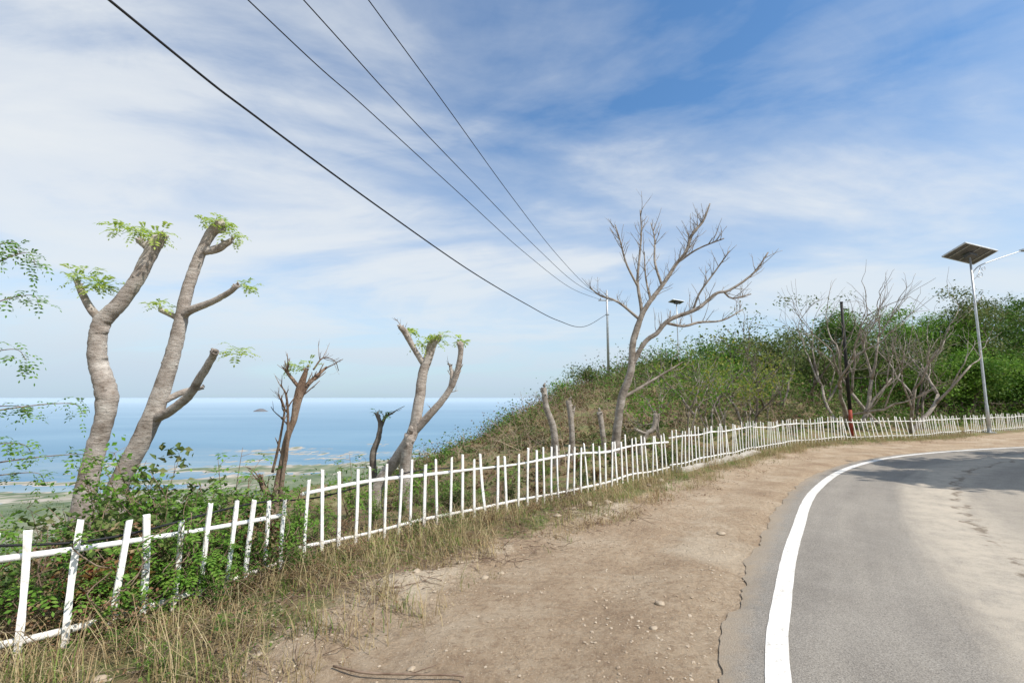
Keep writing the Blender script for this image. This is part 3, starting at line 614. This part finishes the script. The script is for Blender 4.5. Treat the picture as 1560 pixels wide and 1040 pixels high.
# ---------------------------------------------------------------- grass
def grass(name,mat,n,seed,hmin,hmax,w,wide,lab,lo=-.4,pw=1.7,thr=-.05):
    rng=np.random.default_rng(seed); ss=FL13*rng.random(n*4)**pw; p=np.array([np.interp(ss,fl,FENCE[:,0]),np.interp(ss,fl,FENCE[:,1])]).T
    q=np.array([np.interp(ss+.05,fl,FENCE[:,0]),np.interp(ss+.05,fl,FENCE[:,1])]).T-p; q/=np.linalg.norm(q,axis=1)[:,None]+1e-9
    nr=np.c_[q[:,1],-q[:,0]]; W=np.interp(p[:,0],[-3,0,4,15],[1.75,1.4,.85,.9])*wide
    off=lo+(W-lo)*rng.random(n*4)**1.15; P=p+nr*off[:,None]+rng.normal(size=(n*4,2))*.03
    kp=(fbm(P[:,0]/.4+seed,P[:,1]/.4,3)>thr+.45*(off/W-.45)); P=P[kp][:n]; off=off[kp][:n]; m=len(P)
    z=H(P[:,0],P[:,1]); hh=(hmin+(hmax-hmin)*rng.random(m)**2)*(.45+1.1*np.clip(fbm(P[:,0]/.45,P[:,1]/.45,2)+.45,0,1))*(.5+.5*sst(.1,.45,off)); a=rng.random(m)*6.28; lean=.25+1.3*rng.random(m)
    D=np.c_[np.cos(a),np.sin(a),np.zeros(m)]; Sd=np.c_[-np.sin(a),np.cos(a),np.zeros(m)]*w*(.6+.8*rng.random(m))[:,None]; B=np.c_[P,z-.01]; U=np.array([0,0,1.])
    h_=hh[:,None]; l_=lean[:,None]; m1=B+U*h_*.5+D*h_*l_*.18; m2=B+U*h_*.85+D*h_*l_*.55; tp=B+U*h_*(1-.12*l_)+D*h_*l_*.95
    V=np.stack([B-Sd,B+Sd,m1+Sd*.9,m1-Sd*.9,m2+Sd*.6,m2-Sd*.6,tp+Sd*.1,tp-Sd*.1],1).reshape(-1,3); i=(np.arange(m)*8)[:,None]
    F=np.vstack([i+[0,1,2,3],i+[3,2,4,5],i+[5,4,6,7]]); b=Buf(); b.addq(V,F)
    mk(name,b,mat,smooth=False,kind='stuff',label=lab,category='grass')
grass('dry_grass',M_grassdry,38000,1,.03,.30,.0022,1.1,'dry straw-coloured grass along the fence verge',thr=-.15)
grass('green_grass',M_grassgreen,14000,2,.03,.20,.0026,1.05,'green grass tufts along the fence verge',thr=.03)
def litter(name,mat,n,seed,size,zoff,wide,lab):
    rng=np.random.default_rng(seed); ss=FL13*rng.random(n*3)**1.8; p=np.array([np.interp(ss,fl,FENCE[:,0]),np.interp(ss,fl,FENCE[:,1])]).T
    q=np.array([np.interp(ss+.05,fl,FENCE[:,0]),np.interp(ss+.05,fl,FENCE[:,1])]).T-p; q/=np.linalg.norm(q,axis=1)[:,None]+1e-9
    off=-.6+2.2*rng.random(n*3)*wide; P=p+np.c_[q[:,1],-q[:,0]]*off[:,None]+rng.normal(size=(n*3,2))*.05
    keep=fbm(P[:,0]/.3+seed*3,P[:,1]/.3,3)>-.05+.35*(off-.5); P=P[keep][:n]; z=H(P[:,0],P[:,1])+zoff*rng.random(len(P))**1.5+.006
    b=Buf(); leaves(b,np.c_[P,z],size,rng,.55,1.2); mk(name,b,mat,smooth=False,kind='stuff',label=lab,category='ground cover')
litter('leaf_litter',M_leafdry,17000,5,.026,.06,1.,'brown fallen leaves littering the grassy verge')
litter('creeping_weed',M_leaf,8500,6,.026,.09,.8,'low green creeping weeds along the fence')
b=Buf(); rng=np.random.default_rng(8)
for _ in range(1300):
    s=rng.random()**1.3*7; p=fpt(s); off=-.9+2.4*rng.random(); q=fpt(s+.1)-fpt(s); q/=np.linalg.norm(q); c=p+np.array([q[1],-q[0]])*off
    z=h1(*c)+.01; a=rng.random()*6.28; d=np.array([math.cos(a),math.sin(a),.1+1.2*rng.random()*(off<.2)]); l=.12+.4*rng.random()*(1.5 if off<0 else 1); P=[]; x=np.array([*c,z])
    for k in range(5): P.append([*x,.0034*(1-k/6)]); d=d+rng.normal(size=3)*.25; d[2]-=.08; d/=np.linalg.norm(d); x=x+d*l/4; x[2]=max(x[2],z-.01)
    tube(b,P,4)
mk('dead_brush',b,M_twig,kind='stuff',label='tangled dead brown brush under the fence',category='brush')

# ---------------------------------------------------------------- pebbles, rocks, stick
import bmesh
ICO={}
for sub in(1,2):
    bm=bmesh.new(); bmesh.ops.create_icosphere(bm,subdivisions=sub,radius=1); ICO[sub]=(np.array([v.co[:] for v in bm.verts]),[[v.index for v in f.verts] for f in bm.faces]); bm.free()
def rockmesh(buf,c,r,rng,sub=1):
    V,F=ICO[sub]; V=V*(1+.2*rng.normal(size=(len(V),1)))*np.array([1,.8+.3*rng.random(),.5])*r; a=rng.random()*6.28; R=np.array([[math.cos(a),-math.sin(a),0],[math.sin(a),math.cos(a),0],[0,0,1]])
    buf.add(V@R.T+np.asarray(c),F)
b=Buf(); rng=np.random.default_rng(12)
n=30000; r=2.3+9*rng.random(n)**1.5; a=-.75+1.65*rng.random(n); x=r*np.sin(a); y=r*np.cos(a)
s=polydist(FEXT,x,y); rd=polydist(LINES_lo,x,y)
near=np.exp(-(np.abs(rd-.4))*2)*.55+.08+(fbm(x/.8,y/.8)>.12)*.35+np.exp(-abs(s+1.3)*2)*.4+palef(x,y)*.9
m=(s<-.2)&(rd>.1)&(rng.random(n)<near); x=x[m][:7500]; y=y[m][:7500]; z=H(x,y)
for i in range(len(x)):
    sz=.0022+.013*rng.random()**4.; rockmesh(b,(x[i],y[i],z[i]+sz*.2),sz,rng,1)
mk('gravel',b,M_rock,smooth=False,kind='stuff',label='small tan pebbles scattered over the dirt shoulder',category='gravel')
for i,(x,y,r,lb) in enumerate([(2.45,5.9,.05,'pale flat'),(-.25,4.55,.035,'tan angular'),(-.1,4.7,.03,'pale'),(.98,3.55,.028,'pale pointed'),(1.15,3.95,.035,'brownish flat'),(.85,6.9,.05,'pale'),(1.1,7.1,.08,'pale flat'),(.6,6.6,.05,'pale'),(-1.0,4.2,.035,'tan'),(-1.55,3.15,.035,'pale'),(-.85,4.5,.04,'pale'),(-.6,3.1,.025,'small pale'),(-2.3,2.9,.04,'reddish'),(1.4,7.3,.06,'pale flat'),(-.5,4.9,.035,'pale'),(1.25,6.75,.045,'pale'),(2.7,9.0,.06,'pale flat'),(2.4,8.7,.05,'tan')]):
    b=Buf(); rockmesh(b,(0,0,0),r,rng,2); o=mk('rock',b,M_rock,label=lb+' stone lying on the dirt shoulder',category='stone',group='stones on the dirt shoulder'); o.location=(x,y,h1(x,y)+r*.15)
b=Buf(); tube(b,crom([[-1.06,3.07,.02,.007],[-.85,3.0,.02,.007],[-.6,2.98,.022,.006],[-.3,2.97,.02,.005],[-.28,2.92,.02,.003]],6),6,.08,rng); tube(b,[[-.6,2.98,.02,.005],[-.45,3.06,.03,.002]],5)
mk('fallen_stick',b,M_twig,label='thin dry brown stick lying on dirt',category='stick')

# ---------------------------------------------------------------- power lines and poles
wires=[([(-8.2,-3,8.0),(-5.0,5.5,6.5),(-4.19,7.66,6.2),(-2.86,11.2,5.9),(-1.27,15.4,5.64),(.57,20.3,5.57),(2.42,25.2,5.63),(4.72,31.3,6.2),(7.98,40,8.54)],.018,"thick black cable sagging low from the utility pole"),
 ([(-8.2,-3,8.9),(-4.41,7.4,8.2),(-3.32,10.4,8.16),(-1.68,14.9,8.1),(.57,21.1,8.05),(3.7,29.7,8.4),(7.45,40,9.75)],.0115,"thin black power line strung from the utility pole"),
 ([(-7.5,-3,9.1),(-3.65,7.7,8.5),(-2.7,10.34,8.35),(-1.23,14.42,8.27),(1.18,21.1,8.2),(4.0,28.9,8.45),(8.0,40,9.84)],.0115,"thin black power line strung from the utility pole"),
 ([(-6.6,-3,9.7),(-2.72,8.3,9.05),(-1.64,11.4,8.85),(0,16.1,8.5),(2.2,22.5,8.32),(5.1,30.9,8.62),(8.28,40,9.84)],.0115,"thin black power line strung from the utility pole")]
for P,r,lb in wires:
    b=Buf(); tube(b,crom([[*p,r] for p in P],10),6); mk('power_line',b,M_black,label=lb,category='power line',group='overhead power lines')
zb=h1(8,40); up=thing('utility_pole',(8,40.1,zb),'thin grey steel utility pole on the hill','utility pole')
b=Buf(); tube(b,[[0,0,-.3,.12],[0,0,5,.095],[0,0,10.6-zb,.07]],12); mk('pole',b,M_metal,up)
b=Buf(); box(b,(-.12,-.0,9.72-zb),(1.2,.09,.09)); box(b,(0,.0,8.5-zb),(.3,.22,.06)); mk('crossarm',b,M_metal,up,smooth=False)
for x in (-.55,0,.28):
    b=Buf(); tube(b,[[x,-.09,9.77-zb,.03],[x,-.09,9.82-zb,.05],[x,-.09,9.86-zb,.035],[x,-.09,9.93-zb,.04]],8); mk('insulator',b,M_ins,up)

def solar_lamp(loc,h,label,arm=2.5,panel=(1.85,1.1),tilt=(-20,9,14)):
    e=thing('street_lamp',loc,label,'street lamp','solar street lamps'); b=Buf()
    tube(b,[[0,0,-.1,.075],[0,0,1.2,.072],[0,0,1.25,.058],[0,0,h*.6,.052],[0,0,h-.25,.042]],12); mk('pole',b,M_metal,e)
    b=Buf(); box(b,(0,0,.02),(.34,.34,.03)); 
    for sx in(-1,1):
        for sy in(-1,1): tube(b,[[sx*.12,sy*.12,.03,.014],[sx*.12,sy*.12,.09,.014]],6)
    mk('base_plate',b,M_metal,e,smooth=False)
    R=Matrix.Rotation(math.radians(tilt[2]),4,'Z')@Matrix.Rotation(math.radians(tilt[0]),4,'X')@Matrix.Rotation(math.radians(tilt[1]),4,'Y')
    def RV(v): w=R@Vector(v); return (w.x,w.y,w.z+h)
    pw,pd=panel; pr=bpy.data.objects.new('solar_panel',None); COL.objects.link(pr); pr.parent=e
    b=Buf(); box(b,RV((0,0,.0)),(pw-.06,pd-.06,.03),R); mk('backing',b,M_backsheet,pr,smooth=False)
    b=Buf(); box(b,RV((0,0,.018)),(pw-.08,pd-.08,.004),R); mk('cell_surface',b,M_cell,pr,smooth=False)
    b=Buf()
    for sx in(-1,1): box(b,RV((sx*(pw/2-.02),0,0)),(.045,pd,.07),R)
    for sy in(-1,1): box(b,RV((0,sy*(pd/2-.02),0)),(pw-.092,.045,.07),R)
    for kx in (-.33,0,.33): box(b,RV((kx*pw,0,-.03)),(.035,pd-.094,.028),R)
    mk('frame',b,M_metal,pr,smooth=False)
    b=Buf(); box(b,RV((0,0,-.13)),(.42,.3,.14),R); mk('battery_box',b,M_backsheet,e,smooth=False)
    b=Buf(); tube(b,[[0,0,h-.3,.035],[0,0,h-.17,.03]],8); mk('mount',b,M_metal,e)
    if arm:
        b=Buf(); tube(b,crom([[.03,0,h-.95,.024],[.35,0,h-.62,.024],[1.,0,h-.35,.022],[arm,0,h+.15,.02]],6),8)
        P=[]
        for k in range(26):
            t=k/25; a=t*7.5; r=.17*(1-t*.8); P.append([.38+r*math.cos(a+3.4),0,h-.98+r*math.sin(a+3.4),.013])
        tube(b,P,6); P=[]
        for k in range(22):
            t=k/21; a=-t*6.5; r=.12*(1-t*.8); P.append([.55+r*math.cos(a+1.),0,h-.72+r*math.sin(a+1.),.012])
        tube(b,P,6); tube(b,[[.03,0,h-1.25,.012],[.25,0,h-1.1,.012],[.45,0,h-.6,.012]],6); mk('arm',b,M_metal,e)
        b=Buf(); box(b,(arm+.25,0,h+.17),(.6,.22,.08)); box(b,(arm+.25,0,h+.12),(.5,.18,.02)); mk('lamp_head',b,M_metal,e,smooth=False)
    return e
solar_lamp((21.4,22.0,h1(21.4,22)),8.25,'tall galvanised solar street lamp beside the road bend')
for x,y,zt in ((15.2,44,10.4),(20.5,44,5.8),(22.8,50,5.2)):
    z=h1(x,y); hh=max(zt-z,1.5); solar_lamp((x,y,z),hh,'distant slim solar street lamp beyond the ridge',arm=0,panel=(1.3,.7),tilt=(-12,4,20))
e=thing('marker_post',(13.15,19.0,h1(13.15,19)),'tall black post with red painted foot behind fence','post'); zz=h1(13.15,19)
b=Buf(); tube(b,[[0,0,1.0,.066],[0,0,3,.06],[0,0,5.35-zz,.05]],12); mk('shaft',b,M_postblack,e)
b=Buf(); tube(b,[[0,0,-.3,.068],[0,0,.6,.067],[0,0,1.0,.067]],12); mk('foot',b,M_postred,e)
b=Buf(); tube(b,[[0,0,5.35-zz,.06],[0,0,5.39-zz,.06]],12); box(b,(.1,0,5.1-zz),(.2,.04,.04)); mk('cap',b,M_postblack,e)

# ---------------------------------------------------------------- camera, sun, sky
cam=bpy.data.cameras.new('camera'); co=bpy.data.objects.new('camera',cam); COL.objects.link(co); scene.camera=co
cam.lens=17; cam.sensor_width=36; cam.clip_end=200000; cam.clip_start=.05
co.location=(0,0,1.6); co.rotation_euler=(math.radians(96.6),0,0)
sv=Vector((.58,-.34,.80)).normalized(); el=math.asin(sv.z); az=math.atan2(sv.x,sv.y)
sl=bpy.data.lights.new('sun','SUN'); sl.energy=5.0; sl.angle=math.radians(.6); sl.color=(1,.945,.86); so=bpy.data.objects.new('sun',sl); COL.objects.link(so)
so.rotation_euler=sv.to_track_quat('Z','Y').to_euler()
w=bpy.data.worlds.new('World'); scene.world=w; w.use_nodes=True; nt=w.node_tree; bg=nt.nodes['Background']
sky=N(nt,'ShaderNodeTexSky',sky_type='NISHITA'); sky.sun_disc=False; sky.sun_elevation=el; sky.sun_rotation=az; sky.altitude=50; sky.air_density=1.1; sky.dust_density=.7; sky.ozone_density=2.
tc=N(nt,'ShaderNodeTexCoord'); sp=N(nt,'ShaderNodeSeparateXYZ'); nt.links.new(tc.outputs['Generated'],sp.inputs[0])
dz=mth(nt,'ADD',mth(nt,'MAXIMUM',sp.outputs[2],0.),.20); cx=mth(nt,'DIVIDE',sp.outputs[0],dz); cy=mth(nt,'DIVIDE',sp.outputs[1],dz)
cb=N(nt,'ShaderNodeCombineXYZ'); nt.links.new(cx,cb.inputs[0]); nt.links.new(cy,cb.inputs[1])
mp=N(nt,'ShaderNodeMapping'); mp.inputs['Rotation'].default_value=(0,0,math.radians(22)); mp.inputs['Scale'].default_value=(.68,1.2,1); mp.inputs['Location'].default_value=(1.3,.4,0); nt.links.new(cb.outputs[0],mp.inputs[0])
n1=noise(nt,mp.outputs[0],1.0,11,.55,.6); n2=noise(nt,mp.outputs[0],.33,3,.5); n3=noise(nt,mp.outputs[0],3.2,8,.62,.9)
cl=mth(nt,'ADD',mth(nt,'ADD',mth(nt,'MULTIPLY',n1,.80),mth(nt,'MULTIPLY',n2,.36)),mth(nt,'MULTIPLY',n3,.13))
cl=mth(nt,'SUBTRACT',cl,mth(nt,'MULTIPLY',sp.outputs[0],.10))
cl=ramp(nt,cl,[(.51,0.),(.60,.26),(.70,.80),(.81,1.)])
hz=ramp(nt,sp.outputs[2],[(0.,.78),(.1,.64),(.25,.34),(.48,.0)])
inv=mth(nt,'MULTIPLY',mth(nt,'SUBTRACT',1.,cl),mth(nt,'SUBTRACT',1.,hz)); fac=mth(nt,'SUBTRACT',1.,inv,True)
skyc=mix(nt,1.,sky.outputs[0],(.76,1.10,1.32),'MULTIPLY')
cc=ramp(nt,sp.outputs[2],[(0.,(.58,.735,.88)),(.04,(.66,.80,.93)),(.14,(.83,.92,1.)),(.3,(.93,.97,1.))])
nt.links.new(mix(nt,fac,skyc,mix(nt,1.,cc,(6.8,6.8,6.8),'MULTIPLY')),bg.inputs[0]); bg.inputs[1].default_value=.132
